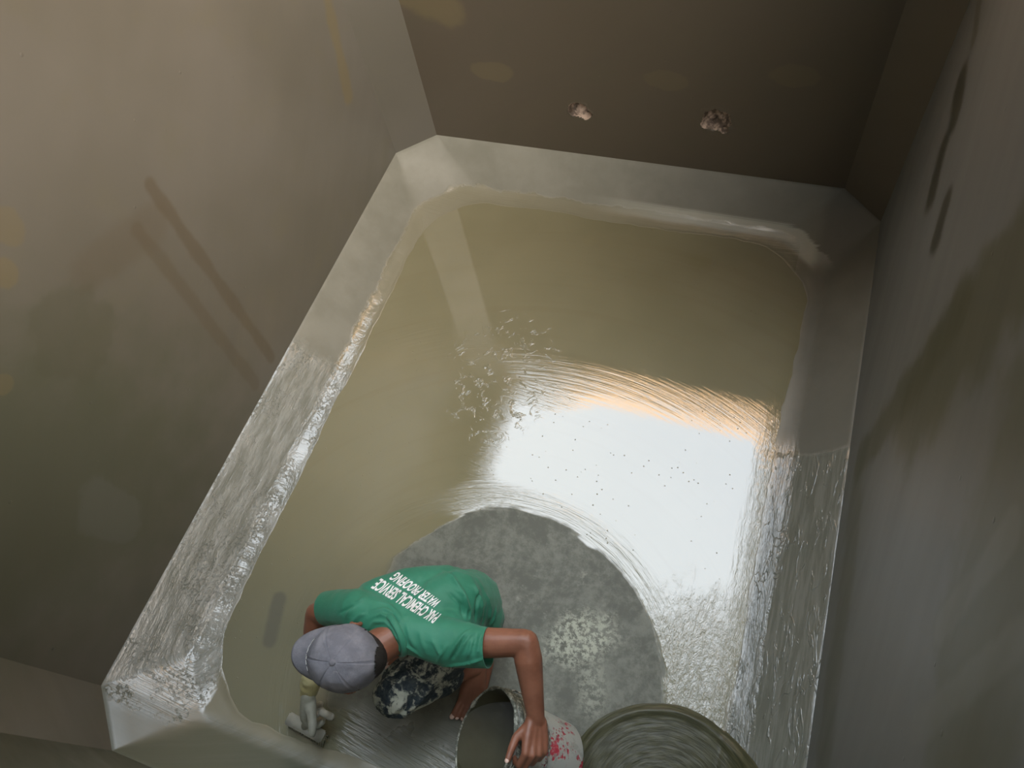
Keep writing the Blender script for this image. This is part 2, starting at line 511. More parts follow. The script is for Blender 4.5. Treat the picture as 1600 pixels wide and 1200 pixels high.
def haunch_mat():
    t = NT('haunch mortar')
    x, y, z = t.x, t.y, t.z
    g = t.noise(5, 5, 0.6)
    wob = t.noise(9, 4, 0.6)
    base = t.mix(t.ramp(g, 0.3, 0.7), (0.235, 0.236, 0.192), (0.290, 0.290, 0.242))
    # newly coated lengths
    left = t.mul(t.ramp(x, -1.60, -1.66), t.ramp(t.add(y, t.mul(wob, 0.16)), 1.52, 1.44))
    left = t.mul(left, t.ramp(y, -0.22, -0.13))
    right = t.mul(t.ramp(x, 0.20, 0.24), t.ramp(t.add(y, t.mul(t.sub(wob, .5), 0.06)), 1.49, 1.46))
    front = t.ramp(y, -0.10, -0.17)
    newc = t.mx(left, t.mx(right, front))
    foot = t.ramp(t.add(z, t.mul(t.sub(wob, 0.5), 0.05)), 0.035, 0.022)
    foot = t.mul(foot, t.inv(t.mul(t.ramp(x, 0.12, 0.2), t.ramp(y, 1.45, 1.6, 0.0, 0.85))))
    wet = t.mx(newc, foot)
    streak = t.noise(1.0, 5, 0.65, t.vec(t.mul(t.add(t.mul(z, 60), t.mul(x, 25)), 1.0), t.mul(y, 5), 0))
    cross = t.noise(1.0, 5, 0.65, t.vec(t.mul(y, 45), t.mul(z, 10), 0))
    sp = t.ramp(t.noise(80, 4, 0.7), 0.50, 0.66)
    cw = t.mix(t.ramp(streak, 0.4, 0.62), (0.260, 0.272, 0.232), (0.390, 0.405, 0.370))
    coatshade = t.mul(t.ramp(t.add(x, t.mul(t.sub(wob, 0.5), 0.25)), -0.95, -0.35), t.ramp(y, 2.3, 2.45))  # coat change plus painted shade along the back right haunch
    base = t.mix(t.mul(coatshade, 0.5), base, (0.135, 0.135, 0.110))
    cw = t.mix(right, cw, t.mix(t.ramp(streak, 0.4, 0.62), (0.150, 0.162, 0.135), (0.205, 0.218, 0.190)))
    col = t.mix(newc, base, cw)
    col = t.mix(t.mul(t.mul(foot, t.inv(newc)), 0.8), col, (0.27, 0.255, 0.17))
    fr2 = t.ramp(y, -0.12, -0.18)
    col = t.mix(t.mul(fr2, 0.9), col, (0.135, 0.142, 0.095))
    lim = t.mul(t.ramp(y, 2.42, 2.5), t.ramp(x, -1.0, -0.3))
    crust = t.mul(lim, t.ramp(t.add(z, t.mul(t.sub(cross, 0.5), 0.05)), 0.055, 0.045))
    crust = t.mul(crust, t.ramp(z, 0.006, 0.016))
    col = t.mix(crust, col, (0.46, 0.47, 0.40))
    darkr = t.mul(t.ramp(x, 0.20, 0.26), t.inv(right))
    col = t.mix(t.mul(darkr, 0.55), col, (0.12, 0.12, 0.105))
    clump = t.ramp(t.noise(7, 4, 0.7, dist=0.6), 0.45, 0.60)
    hl = t.mul(left, t.add(t.mul(streak, 1.7), t.mul(t.mul(sp, clump), 0.6)))
    hr = t.mul(right, t.add(t.mul(streak, 0.5), t.mul(t.ramp(t.noise(6, 3, 0.6, t.vec(t.mul(x, 3.5), y, t.mul(z, 3.5)), 1.5), 0.55, 0.62), 0.5)))
    h = t.add(t.add(hl, hr), t.add(t.mul(g, 0.15), t.mul(foot, t.add(t.mul(t.mul(cross, t.ramp(y, 2.3, 2.45)), 0.7), t.mul(t.mul(streak, t.mul(t.ramp(y, 2.45, 2.3), t.ramp(y, -0.09, 0.02))), 1.6)))))
    h = t.add(h, t.mul(newc, 0.15))
    n = t.bump(h, 0.7, 0.006)
    rough = t.add(t.add(t.mul(wet, -0.32), 0.48), t.mul(front, 0.16))
    return t.set(Base_Color=col, Roughness=rough, Normal=n, IOR=t.add(t.mul(wet, 0.35), 1.45))


def sm(a, b, t):
    t = max(0.0, min(1.0, (t - a) / (b - a))); return t * t * (3 - 2 * t)


def haunch():
    bm = bmesh.new()
    out = rounded(octagon(0.0), 0.001, 1)
    # profile: s = 0 at the wall top edge, 1 at the floor; concave foot
    prof = [(-0.02, HH), (0.0, HH + 0.0), (0.06, HH * 0.955)] + [(q, HH * (1 - q)) for q in (0.2, 0.35, 0.5, 0.65, 0.75)]
    w_, z_, s_ = 0.0, 0.030, 1 - 0.030 / HH
    prof = [q for q in prof if q[0] < s_ - 0.02] + [(s_, z_)]
    for dw, sl0, sl1, n_ in ((0.018, 1.0, 0.42, 4), (0.040, 0.42, 0.26, 6), (0.020, 0.26, 0.0, 4)):
        for a in range(n_):
            z_ -= dw / n_ * (sl0 + (sl1 - sl0) * (a + 0.5) / n_)
            w_ += dw / n_
            prof.append((s_ + w_ / HH, max(z_, 0.0)))
    LAST = prof[-1][0]
    prof.append((LAST + 0.02, -0.002))
    N = 0
    base = octagon(0.0, CH)
    # resample each edge so both loops correspond
    def loop(off):
        ch = CH + 0.03 * off / HH
        pts = rounded(octagon(off, ch), max(0.002, 0.09 * max(0, off) / HH), 6)
        return pts
    loops = []
    for (s, z) in prof:
        off = s * HH
        if off < 0: off = -0.02
        pts = loop(off)
        res = []
        M_ = len(pts)
        for i in range(M_):
            a, b = V((*pts[i], 0)), V((*pts[(i + 1) % M_], 0))
            L = (b - a).length
            n = 60 if L > 0.5 else 1
            for k in range(n): res.append(a.lerp(b, k / n))
        ring = []
        ctr = V(((XL + XR) / 2, (YF + YB) / 2, 0))
        for p in res:
            if s > 0.9:
                dv = ctr - p; dv = V((math.copysign(1, dv.x) if abs(p.x - ctr.x) > 0.85 else 0, math.copysign(1, dv.y) if abs(p.y - ctr.y) > 1.2 else 0, 0))
                p = p + dv * (0.020 * noise.noise(V((p.x * 3, p.y * 3, 4))) + 0.010 * noise.noise(V((p.x * 16, p.y * 16, 9)))) * sm(0.9, 1.2, s)
            w = noise.noise(V((p.x * 5, p.y * 5, s * 2))) * 0.004 + noise.noise(V((p.x * 18, p.y * 18, s * 4))) * 0.0022
            zz = max(z + (w if 0.02 < s < 1.0 else (w * 0.5 if s < LAST - 0.05 and s > 0.02 else 0)), 0.0)
            if s > LAST + 0.01: zz = -0.002
            ring.append(bm.verts.new((p.x, p.y, zz)))
        loops.append(ring)
    for a, b in zip(loops, loops[1:]):
        n = len(a)
        for i in range(n): bm.faces.new((a[i], a[(i + 1) % n], b[(i + 1) % n], b[i]))
    bmesh.ops.recalc_face_normals(bm, faces=bm.faces[:])
    up = sum(f.normal.z * f.calc_area() for f in bm.faces)
    if up < 0: bmesh.ops.reverse_faces(bm, faces=bm.faces[:])
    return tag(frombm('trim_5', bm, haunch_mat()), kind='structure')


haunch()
#@@PERSON@@
# ------------------------------------------------------------------ blob building
def ball(bm, c, r, sub=2):
    bmesh.ops.create_icosphere(bm, subdivisions=sub, radius=1, matrix=Matrix.Translation(c) @ Matrix.Diagonal((r, r, r, 1)))


def ellip(bm, c, axes, sub=3):
    m = Matrix(axes).transposed().to_4x4(); m.translation = c
    bmesh.ops.create_icosphere(bm, subdivisions=sub, radius=1, matrix=m)


def limb(bm, p0, r0, p1, r1, sub=2):
    ball(bm, p0, r0, sub); ball(bm, p1, r1, sub)
    d = p1 - p0
    if d.length < 1e-5: return
    q = d.to_track_quat('Z', 'Y').to_matrix().to_4x4()
    m = Matrix.Translation((p0 + p1) / 2) @ q
    bmesh.ops.create_cone(bm, cap_ends=True, segments=20, radius1=r0, radius2=r1, depth=d.length, matrix=m)


def chain(bm, pts, sub=2):
    for (a, ra), (b, rb) in zip(pts, pts[1:]): limb(bm, a, ra, b, rb, sub)


def melt(bm, voxel, it=4, fac=0.5):
    """one continuous surface out of overlapping volumes"""
    me = bpy.data.meshes.new('melt'); bm.to_mesh(me); bm.free()
    o = bpy.data.objects.new('melt', me); COL.objects.link(o)
    r = o.modifiers.new('r', 'REMESH'); r.mode = 'VOXEL'; r.voxel_size = voxel; r.use_smooth_shade = True
    s = o.modifiers.new('s', 'SMOOTH'); s.factor = fac; s.iterations = it
    dg = bpy.context.evaluated_depsgraph_get()
    out = bpy.data.meshes.new_from_object(o.evaluated_get(dg))
    bpy.data.objects.remove(o); bpy.data.meshes.remove(me)
    for p in out.polygons: p.use_smooth = True
    return out


def sm(a, b, t):
    t = max(0.0, min(1.0, (t - a) / (b - a))); return t * t * (3 - 2 * t)


def rot(v, axis, deg): return Matrix.Rotation(math.radians(deg), 3, axis) @ v


def hand(bm, W, fwd, back, side, curls, thumb, k=1.0, r=1.0):
    """W wrist, fwd towards the knuckles, back = normal of the back of the hand, side = thumb side.
    returns finger tips with directions"""
    fwd = fwd.normalized(); back = (back - fwd * back.dot(fwd)).normalized(); side = side - fwd * side.dot(fwd); side = (side - back * side.dot(back)).normalized()
    tips = []
    spread = [0.030, 0.011, -0.009, -0.027]
    ln = [(0.040, 0.024, 0.018), (0.045, 0.027, 0.019), (0.041, 0.025, 0.018), (0.032, 0.019, 0.016)]
    pal = [0.085, 0.087, 0.082, 0.075]
    for i in range(4):
        kn = W + (fwd * pal[i] + side * spread[i] + back * (0.004 if i in (1, 2) else 0)) * k
        chain(bm, [(W + side * spread[i] * 0.55 * k, 0.0165 * r), (W + (fwd * pal[i] * 0.5 + side * spread[i] * 0.85) * k, 0.0150 * r), (kn, 0.0115 * r)])
        d = (fwd + side * (spread[i] * 2.0)).normalized()
        axis = side.cross(d) * 0 + d.cross(-back).normalized()
        p = kn; rr = [0.0098, 0.0088, 0.0078]
        for j in range(3):
            d = rot(d, axis, curls[i][j])
            q = p + d * ln[i][j] * k
            limb(bm, p, rr[j] * r * (1.06 if j else 1.1), q, rr[j] * r * 0.93)
            p = q
        tips.append((p, d))
    t0 = W + (fwd * 0.018 + side * 0.022 - back * 0.006) * k
    p = t0; rr = [0.0165, 0.0115, 0.0100]; L = [0.042, 0.034, 0.026]
    for j in range(3):
        d = (side * thumb[j][0] + fwd * thumb[j][1] - back * thumb[j][2]).normalized()
        q = p + d * L[j] * k
        limb(bm, p, rr[j] * r, q, (0.0120, 0.0105, 0.0085)[j] * r)
        p = q
    tips.append((p, d))
    return tips


# ------------------------------------------------------------------ materials of the man
def simple(name, col, rough=0.6, var=None, scale=20, bump=0.0, bscale=200, **k):
    t = NT(name)
    c = col
    if var: c = t.mix(t.ramp(t.noise(scale, 4), 0.35, 0.65), col, var)
    t.set(Base_Color=c, Roughness=rough, **k)
    if bump: t.set(Normal=t.bump(t.noise(bscale, 3), bump, 0.003))
    return t.m


mat_skin = simple('skin', (0.300, 0.130, 0.078), 0.40, (0.225, 0.094, 0.055), 14, 0.15, 90, Subsurface_Weight=0.08)
mat_skin.node_tree.nodes['Principled BSDF'].inputs['Subsurface Radius'].default_value = (0.02, 0.008, 0.004)
mat_nail = simple('nail', (0.62, 0.44, 0.36), 0.35)
mat_hair = simple('hair', (0.018, 0.015, 0.013), 0.7, (0.035, 0.03, 0.027), 60, 0.8, 300)
mat_white = simple('white print', (0.93, 0.95, 0.95), 0.5)
mat_eye = simple('eye white', (0.75, 0.72, 0.68), 0.25)
mat_iris = simple('dark iris', (0.03, 0.018, 0.012), 0.2)
mat_lip = simple('lips', (0.22, 0.07, 0.05), 0.45)


def shirt_mat():
    t = NT('green jersey')
    c = t.mix(t.ramp(t.noise(6, 4), 0.35, 0.65), (0.022, 0.195, 0.112), (0.038, 0.255, 0.158))
    w = t.noise(14, 5, 0.6, dist=0.6)
    n = t.bump(w, 0.25, 0.012)
    n = t.bump(t.noise(420, 2), 0.12, 0.002, n)
    return t.set(Base_Color=c, Roughness=0.62, Normal=n, Sheen_Weight=0.15)


mat_shirt = shirt_mat()


def trouser_mat():
    t = NT('cement caked trousers')
    a = t.noise(18, 6, 0.68, dist=0.5)
    b = t.noise(75, 4, 0.7)
    near = t.ramp(t.x, -0.70, -0.84)
    lvl = t.add(t.add(a, t.mul(t.sub(b, 0.5), 0.25)), t.mul(near, 0.22))
    m = t.ramp(lvl, 0.47, 0.58)
    blue = t.mix(t.ramp(b, 0.4, 0.6), (0.020, 0.034, 0.048), (0.055, 0.075, 0.080))
    c = t.mix(m, blue, (0.52, 0.55, 0.46))
    c = t.mix(t.mul(t.ramp(t.noise(9, 3), 0.45, 0.65), 0.3), c, (0.15, 0.17, 0.14))
    n = t.bump(t.add(m, t.mul(t.noise(25, 5, 0.6, dist=1.0), 1.2)), 0.5, 0.008)
    return t.set(Base_Color=c, Roughness=0.8, Normal=n)


def cap_mat():
    t = NT('washed grey cotton')
    a = t.noise(16, 6, 0.65)
    c = t.mix(t.ramp(a, 0.35, 0.7), (0.175, 0.182, 0.215), (0.270, 0.280, 0.320))
    dust = t.mul(t.ramp(t.noise(34, 5, 0.7), 0.60, 0.72), 0.6)
    c = t.mix(dust, c, (0.36, 0.37, 0.39))
    dk = t.ramp(t.voro(24), 0.09, 0.05)
    c = t.mix(t.mul(dk, t.ramp(t.noise(9), 0.5, 0.6)), c, (0.05, 0.05, 0.06))
    return t.set(Base_Color=c, Roughness=0.85, Normal=t.bump(t.noise(350, 2), 0.3, 0.002))


mat_trous = trouser_mat(); mat_cap = cap_mat()
mat_glove = simple('grey slurry on rubber glove', (0.30, 0.31, 0.25), 0.45, (0.40, 0.41, 0.35), 25, 0.3, 60)
mat_cuff = simple('pale yellow rubber', (0.56, 0.52, 0.26), 0.5, (0.44, 0.41, 0.22), 30, 0.3, 60)

# ------------------------------------------------------------------ joints of the squatting man
HU = V((0.10, -0.27, 0.955)).normalized()             # top of the head
HF = V((-0.95, -0.22, 0.0)); HF = (HF - HU * HF.dot(HU)).normalized()
HS = HU.cross(HF)                                      # his left
HC = P(545, 1027, 0.60)
NB = P(630, 984, 0.535)
PV = P(738, 948, 0.20)
MD = P(712, 940, 0.40)
CT = P(655, 960, 0.45)
RS = P(562, 954, 0.51); LS = P(700, 1004, 0.51)
LE = P(822, 1004, 0.54); LW = P(838, 1126, 0.433)
RE = P(494, 958, 0.40); RW = P(486, 1062, 0.215)
HL = P(748, 968, 0.18); HR = P(704, 932, 0.18)
LK = P(622, 1083, 0.29); LA = P(744, 1040, 0.085)
RK = P(600, 968, 0.33); RA = P(690, 996, 0.085)

person = bpy.data.objects.new('person', None); COL.objects.link(person)
tag(person, 'barefoot worker in a green printed t-shirt and grey cap squatting, left hand on bucket', 'person')
BASE = V((-0.75, 0.30, 0.0)); person.location = BASE
bpy.context.view_layer.update()


def part(name, me, mat, parent=person, mods=()):
    """world-built mesh as a part of the man"""
    me.transform(Matrix.Translation(-BASE))
    o = link(name, me, mat, parent)
    return o


def obj_mat_shift(mat): return mat


# body: one continuous surface
bm = bmesh.new()
ellip(bm, HC + HU * 0.008, (HF * 0.094, HS * 0.076, HU * 0.104))
ellip(bm, HC - HU * 0.045 + HF * 0.030, (HF * 0.062, HS * 0.056, HU * 0.066))      # jaw
ellip(bm, HC - HU * 0.098 + HF * 0.062, (HF * 0.022, HS * 0.026, HU * 0.018))      # chin
limb(bm, HC + HF * 0.090 + HU * 0.004, 0.011, HC + HF * 0.110 - HU * 0.028, 0.015)  # nose
for s in (1, -1):
    ball(bm, HC + HF * 0.100 - HU * 0.032 + HS * 0.012 * s, 0.010)
    limb(bm, HC + HF * 0.088 + HU * 0.026 + HS * 0.014 * s, 0.010, HC + HF * 0.076 + HU * 0.026 + HS * 0.044 * s, 0.010)   # brow
    ellip(bm, HC + HF * 0.068 - HU * 0.026 + HS * 0.042 * s, (HF * 0.022, HS * 0.020, HU * 0.018))   # cheek
    ec = HC - HF * 0.008 - HU * 0.014 + HS * 0.092 * s                                              # ear
    ellip(bm, ec, (HF * 0.019, (HS * s - HF * 0.5).normalized() * 0.008, HU * 0.032))
    for a in range(9):
        an = math.radians(-70 + a * 32)
        q = ec + HS * s * 0.006 - HF * (0.014 * math.cos(an)) + HU * (0.027 * math.sin(an))
        ball(bm, q, 0.006)
limb(bm, HC + HF * 0.090 - HU * 0.058 + HS * 0.018, 0.008, HC + HF * 0.090 - HU * 0.058 - HS * 0.018, 0.008)   # mouth
NI = NB + V((0, 0, -0.012))
limb(bm, HC - HF * 0.030 - HU * 0.035, 0.058, NI, 0.052)
limb(bm, HC - HF * 0.005 - HU * 0.060, 0.050, NI - V((0, 0, 0.03)), 0.050)
limb(bm, NI, 0.05, RS, 0.042); limb(bm, NI, 0.05, LS, 0.042)
for S_, H_ in ((RS, HR), (LS, HL)):
    limb(bm, S_.lerp(CT, 0.4), 0.055, H_.lerp(MD, 0.5), 0.065)
    limb(bm, H_.lerp(MD, 0.5), 0.065, H_, 0.075)
limb(bm, CT, 0.08, MD, 0.08); limb(bm, MD, 0.08, PV, 0.09)
chain(bm, [(LS, 0.046), (LS.lerp(LE, 0.5) - V((0, 0, 0.004)), 0.046), (LE, 0.040)])
chain(bm, [(LE, 0.039), (LE.lerp(LW, 0.22), 0.0435), (LE.lerp(LW, 0.6), 0.035), (LW, 0.026)])
chain(bm, [(RS, 0.046), (RS.lerp(RE, 0.5), 0.042), (RE, 0.036)])
chain(bm, [(RE, 0.036), (RE.lerp(RW, 0.25), 0.039), (RE.lerp(RW, 0.65), 0.032), (RW, 0.026)])
# legs inside the trousers down to the feet
for H_, K_, A_ in ((HL, LK, LA), (HR, RK, RA)):
    chain(bm, [(H_, 0.07), (K_, 0.05)])
    chain(bm, [(K_, 0.048), (K_.lerp(A_, 0.35), 0.050), (K_.lerp(A_, 0.8), 0.036), (A_, 0.034)])


def foot(bm, A_, toe, side, nails):
    """A_ ankle, toe = tip of the big toe on the floor, side = direction from the big toe to the small one"""
    d = (toe - V((A_.x, A_.y, toe.z))); L_ = d.length; d.normalize()
    side = (side - d * side.dot(d)).normalized()
    heel = V((A_.x, A_.y, 0.030)) - d * 0.030
    ball(bm, heel, 0.030); limb(bm, A_, 0.033, heel, 0.030)
    tp = toe.copy(); tp.z = 0
    for i in range(5):
        off = side * (i * 0.0165)
        mt = tp - d * (0.060 + 0.003 * i * i * 0.4) + off + V((0, 0, 0.019 - 0.001 * i))
        limb(bm, A_ + side * (i * 0.006 - 0.012) + V((0, 0, -0.008)), 0.028, mt, 0.0150 - 0.0006 * i)
        limb(bm, heel + side * (i * 0.004), 0.026, mt + V((0, 0, -0.004)), 0.0140 - 0.0006 * i)
        tl = [0.0, 0.004, 0.010, 0.018, 0.028][i]
        tip = tp - d * tl + off * 1.05 + V((0, 0, 0.011 if i == 0 else 0.009))
        rt = [0.0125, 0.0085, 0.008, 0.0077, 0.0075][i]
        midp = mt.lerp(tip, 0.5) + V((0, 0, 0.004))
        chain(bm, [(mt, rt + 0.001), (midp, rt * 0.88), (tip, rt)])
        nails.append((tip + d * rt * 0.35 + V((0, 0, rt * 0.80)), d, side, rt * 0.75))


nails = []
foot(bm, LA, P(709, 1119, 0.0), RX, nails)
foot(bm, RA, P(610, 1044, 0.0), -RD, nails)
# left hand over the bucket rim
lf = (P(836, 1182, 0.436) - LW)
LH = hand(bm, LW, lf, V((0.55, 0.15, 0.80)), V((-0.85, 0.0, 0.35)),
          [(48, 62, 40), (55, 65, 40), (60, 65, 40), (62, 62, 40)],
          [(0.75, 0.75, 0.35), (0.35, 1.0, 0.15), (0.30, 1.0, 0.05)], 1.10, 1.10)
# fist of the right hand, inside the glove
body_me = melt(bm, 0.0036, 5, 0.5)
body = part('body', body_me, mat_skin)


def nail(c, d, side, r, n=None):
    n = n or V((0, 0, 1))
    bm = bmesh.new()
    ellip(bm, c, (d * r * 1.1, side * r, n * r * 0.28), 2)
    me = bpy.data.meshes.new('nail'); bm.to_mesh(me); bm.free()
    for p in me.polygons: p.use_smooth = True
    part('nail', me, mat_nail, body)


for i, (c, d, sd, r) in enumerate(nails):
    if i in (0, 1, 2, 5, 6): nail(c, d, sd, r)
tp, td = LH[4]
nail(tp + V((0.02, 0, 0.0085)), td, V((0.9, 0, 0)).cross(td).normalized().cross(td).normalized(), 0.0072) if False else nail(tp + td * 0.002 + V((-0.001, 0, 0.0068)), td, td.cross(V((0, 0, 1))).normalized(), 0.0068)
for s in (1, -1):
    bm = bmesh.new(); ball(bm, HC + HF * 0.076 + HU * 0.008 + HS * 0.031 * s, 0.0135, 3)
    me = bpy.data.meshes.new('eye'); bm.to_mesh(me); bm.free()
    eye = part('eye', me, mat_eye, body)
    bm = bmesh.new(); ball(bm, HC + HF * 0.0865 + HU * 0.004 + HS * 0.031 * s, 0.0058, 2)
    me = bpy.data.meshes.new('iris'); bm.to_mesh(me); bm.free()
    part('iris', me, mat_iris, body)
for o_ in body.children:
    o_.location = (0, 0, 0)

# hair: short crop showing under the cap at the back
bm = bmesh.new()
bmesh.ops.create_icosphere(bm, subdivisions=5, radius=1)
for v in bm.verts:
    c = v.co.copy()
    w = 1 + 0.012 * noise.noise(c * 30)
    v.co = HC - HU * 0.004 + HF * (c.x * 0.1145 * w) + HS * (c.y * 0.0835 * w) + HU * (c.z * 0.118 * w)
kill = [v for v in bm.verts if (v.co - HC).dot(HF) > 0.035 or (v.co - HC).dot(HU) < -0.092 + max(0, (v.co - HC).dot(HF) + 0.03) * 1.1]
bmesh.ops.delete(bm, geom=kill, context='VERTS')
me = bpy.data.meshes.new('hair'); bm.to_mesh(me); bm.free()
for p in me.polygons: p.use_smooth = True
h = part('hair', me, mat_hair); sol = h.modifiers.new('s', 'SOLIDIFY'); sol.thickness = 0.003; sol.offset = -1

# ------------------------------------------------------------------ trousers
bm = bmesh.new()
for H_, K_, A_, hem in ((HL, LK, LA, 0.62), (HR, RK, RA, 0.62)):
    chain(bm, [(H_, 0.095), (H_.lerp(K_, 0.55), 0.092), (K_, 0.080)])
    chain(bm, [(K_, 0.070), (K_.lerp(A_, 0.3), 0.068), (K_.lerp(A_, hem), 0.060)])
ball(bm, LK + V((-0.012, -0.008, -0.01)), 0.072)
limb(bm, HL, 0.095, HR, 0.095); limb(bm, PV, 0.10, (HL + HR) / 2, 0.10)
tr_me = melt(bm, 0.006, 6)
tmp = bmesh.new(); tmp.from_mesh(tr_me)
for (H_, K_, A_) in ((HL, LK, LA), (HR, RK, RA)):
    for v in tmp.verts:
        pass
tmp.normal_update()
ax = (HL - LK).normalized()
for v in tmp.verts:
    q = v.co - LK
    al = q.dot(ax)
    near = sm(0.34, 0.10, q.length)
    # gathers that run along the thigh and fold over the knee
    ang = math.atan2(q.dot(V((0, 0, 1))), q.dot(ax.cross(V((0, 0, 1)))))
    w = math.sin(ang * 9 + 2.0 * noise.noise(v.co * 9)) * 0.0035 + noise.noise(v.co * 22) * 0.004
    v.co += v.normal * w * near
tmp.to_mesh(tr_me); tmp.free()
part('trousers', tr_me, mat_trous)

# ------------------------------------------------------------------ t-shirt
bm = bmesh.new()
LSH = P(763, 1012, 0.520); RSH = P(512, 950, 0.43)
limb(bm, NB - V((0, 0, 0.01)), 0.066, RS, 0.068); limb(bm, NB - V((0, 0, 0.01)), 0.066, LS, 0.072)
dn = V((0, 0, -0.045))
for S_, H_ in ((RS, HR), (LS, HL)):
    a = S_.lerp(CT, 0.30) + dn * 0.6
    b = H_.lerp(MD, 0.55)
    limb(bm, a, 0.085, b, 0.092); limb(bm, b, 0.092, H_ + V((0, 0, 0.03)), 0.100)
limb(bm, CT + dn * 0.3, 0.100, MD, 0.105); limb(bm, MD, 0.105, PV + V((0, 0, 0.05)), 0.118)
limb(bm, NB + dn, 0.07, CT + dn, 0.10)
limb(bm, NB + dn * 0.3, 0.075, P(625, 965, 0.47), 0.09)
limb(bm, P(585, 938, 0.46), 0.070, P(642, 928, 0.42), 0.090)
limb(bm, P(642, 928, 0.42), 0.090, P(700, 928, 0.34), 0.100)
limb(bm, RS + dn * 0.5, 0.06, LS + dn * 0.5, 0.07)
chain(bm, [(LS, 0.074), (LSH, 0.061), (LSH + (LE - LS).normalized() * 0.03, 0.061)])
chain(bm, [(LS + V((0, 0, -0.02)), 0.070), (LSH + V((0, 0, -0.012)), 0.058), (LSH + (LE - LS).normalized() * 0.03 + V((0, 0, -0.012)), 0.058)])
chain(bm, [(RS, 0.070), (RSH, 0.058), (RSH + (RE - RS).normalized() * 0.03, 0.058)])
sh_me = melt(bm, 0.0050, 14, 0.5)
sb = bmesh.new(); sb.from_mesh(sh_me); sb.normal_update()


def cut(center, axis, rad):
    axis = axis.normalized()
    geom = [f for f in sb.faces if (f.calc_center_median() - center).length < rad]
    gset = set(geom)
    ed = set(e for f in geom for e in f.edges); vs = set(v for f in geom for v in f.verts)
    bmesh.ops.bisect_plane(sb, geom=list(gset) + list(ed) + list(vs), plane_co=center, plane_no=axis)
    dead = [v for v in sb.verts if (v.co - center).length < rad and (v.co - center).dot(axis) > 1e-5]
    bmesh.ops.delete(sb, geom=dead, context='VERTS')


cut(LSH, (LE - LS), 0.115); cut(RSH, (RE - RS), 0.11)
# loose hem at the back
hemz = 0.135
dead = [v for v in sb.verts if v.co.z < hemz]
bmesh.ops.delete(sb, geom=dead, context='VERTS')
sb.normal_update()
bvh0 = BVHTree.FromBMesh(sb)
EYE = V((0, 0, CAMZ))


def on_shirt(px, py, bvh):
    d = (RX * (px - 800) + RD * (py - 600) + RF * F).normalized()
    return bvh.ray_cast(EYE, d)


# folds: each is a line lying on the cloth with its width, height
FOLDS = [([(693, 893), (707, 902), (722, 925), (729, 950), (728, 975)], 0.010, 0.007),
         ([(706, 915), (725, 932), (735, 955), (733, 978)], 0.008, 0.006),
         ([(742, 915), (752, 940), (752, 975)], 0.009, 0.006),
         ([(760, 930), (766, 950), (762, 980)], 0.009, 0.006),
         ([(775, 950), (772, 965), (760, 985)], 0.008, 0.006),
         ([(652, 935), (668, 920), (670, 900)], 0.012, 0.003),
         ([(700, 925), (720, 945), (726, 970)], 0.007, -0.006),
         ([(748, 925), (744, 950), (742, 975)], 0.008, -0.006),
         ([(760, 945), (757, 965), (752, 980)], 0.006, -0.005),
         ([(700, 1030), (712, 1008), (725, 992), (740, 982)], 0.008, 0.006),
         ([(712, 1030), (722, 1010), (733, 995), (745, 984)], 0.007, 0.005),
         ([(706, 1030), (717, 1009), (729, 993)], 0.005, -0.006),
         ([(738, 1000), (735, 1015), (728, 1030)], 0.006, 0.004),
         ([(752, 990), (748, 1010), (746, 1028)], 0.006, 0.004),
         ([(745, 992), (741, 1010), (738, 1025)], 0.005, -0.004),
         ([(568, 990), (585, 972), (602, 972), (616, 985), (622, 1005)], 0.006, 0.006),
         ([(575, 968), (595, 960), (612, 968), (624, 985), (628, 1005)], 0.006, 0.005),
         ([(580, 955), (602, 952), (618, 960), (628, 975)], 0.007, 0.005),
         ([(590, 940), (608, 945), (622, 958), (630, 975)], 0.007, 0.004),
         ([(540, 965), (555, 945), (575, 930)], 0.009, 0.005),
         ([(530, 958), (550, 948), (566, 938)], 0.006, -0.005),
         ([(548, 975), (560, 962), (572, 958)], 0.008, 0.005),
         ([(636, 975), (640, 995), (650, 1015)], 0.008, 0.004),
         ([(655, 985), (660, 1005), (668, 1025)], 0.008, 0.003),
         ([(675, 1000), (682, 1012), (690, 1028)], 0.007, 0.004),
         ([(612, 985), (626, 1003), (648, 1018), (678, 1040)], 0.005, 0.005),
         ([(678, 1042), (700, 1040), (735, 1036), (760, 1028)], 0.005, 0.005),
         ([(680, 1040), (688, 1025), (700, 1005)], 0.004, 0.004)]
lines = []
for pts, w, hgt in FOLDS:
    L3 = []
    for (a, b) in zip(pts, pts[1:]):
        for k in range(5):
            q = (a[0] + (b[0] - a[0]) * k / 5, a[1] + (b[1] - a[1]) * k / 5)
            hit = on_shirt(q[0], q[1], bvh0)[0]
            if hit: L3.append(hit)
    if len(L3) > 3: lines.append((L3, w, hgt))
disp = {}
for v in sb.verts:
    d = 0.0022 * noise.noise(v.co * 16) + 0.0012 * noise.noise(V((v.co.x * 40, v.co.y * 20, v.co.z * 30)))
    for L3, w, hgt in lines:
        n = len(L3)
        best = 9; bi = 0
        for i, p in enumerate(L3):
            q = (v.co - p).length_squared
            if q < best: best = q; bi = i
        if best < (3 * w) ** 2:
            # distance to the polyline near the best point
            dd = best
            for j in (bi - 1, bi):
                if 0 <= j < n - 1:
                    a, b = L3[j], L3[j + 1]; ab = b - a
                    t = max(0, min(1, (v.co - a).dot(ab) / max(ab.length_squared, 1e-9)))
                    dd = min(dd, (v.co - a - ab * t).length_squared)
            taper = min(1.0, (min(bi, n - 1 - bi) + 1.0) / (n * 0.3))
            d += 1.5 * hgt * math.exp(-dd / (w * w * 0.5)) * taper
    disp[v] = d
for v, d in disp.items(): v.co += v.normal * d
sb.normal_update()
bvh = BVHTree.FromBMesh(sb)
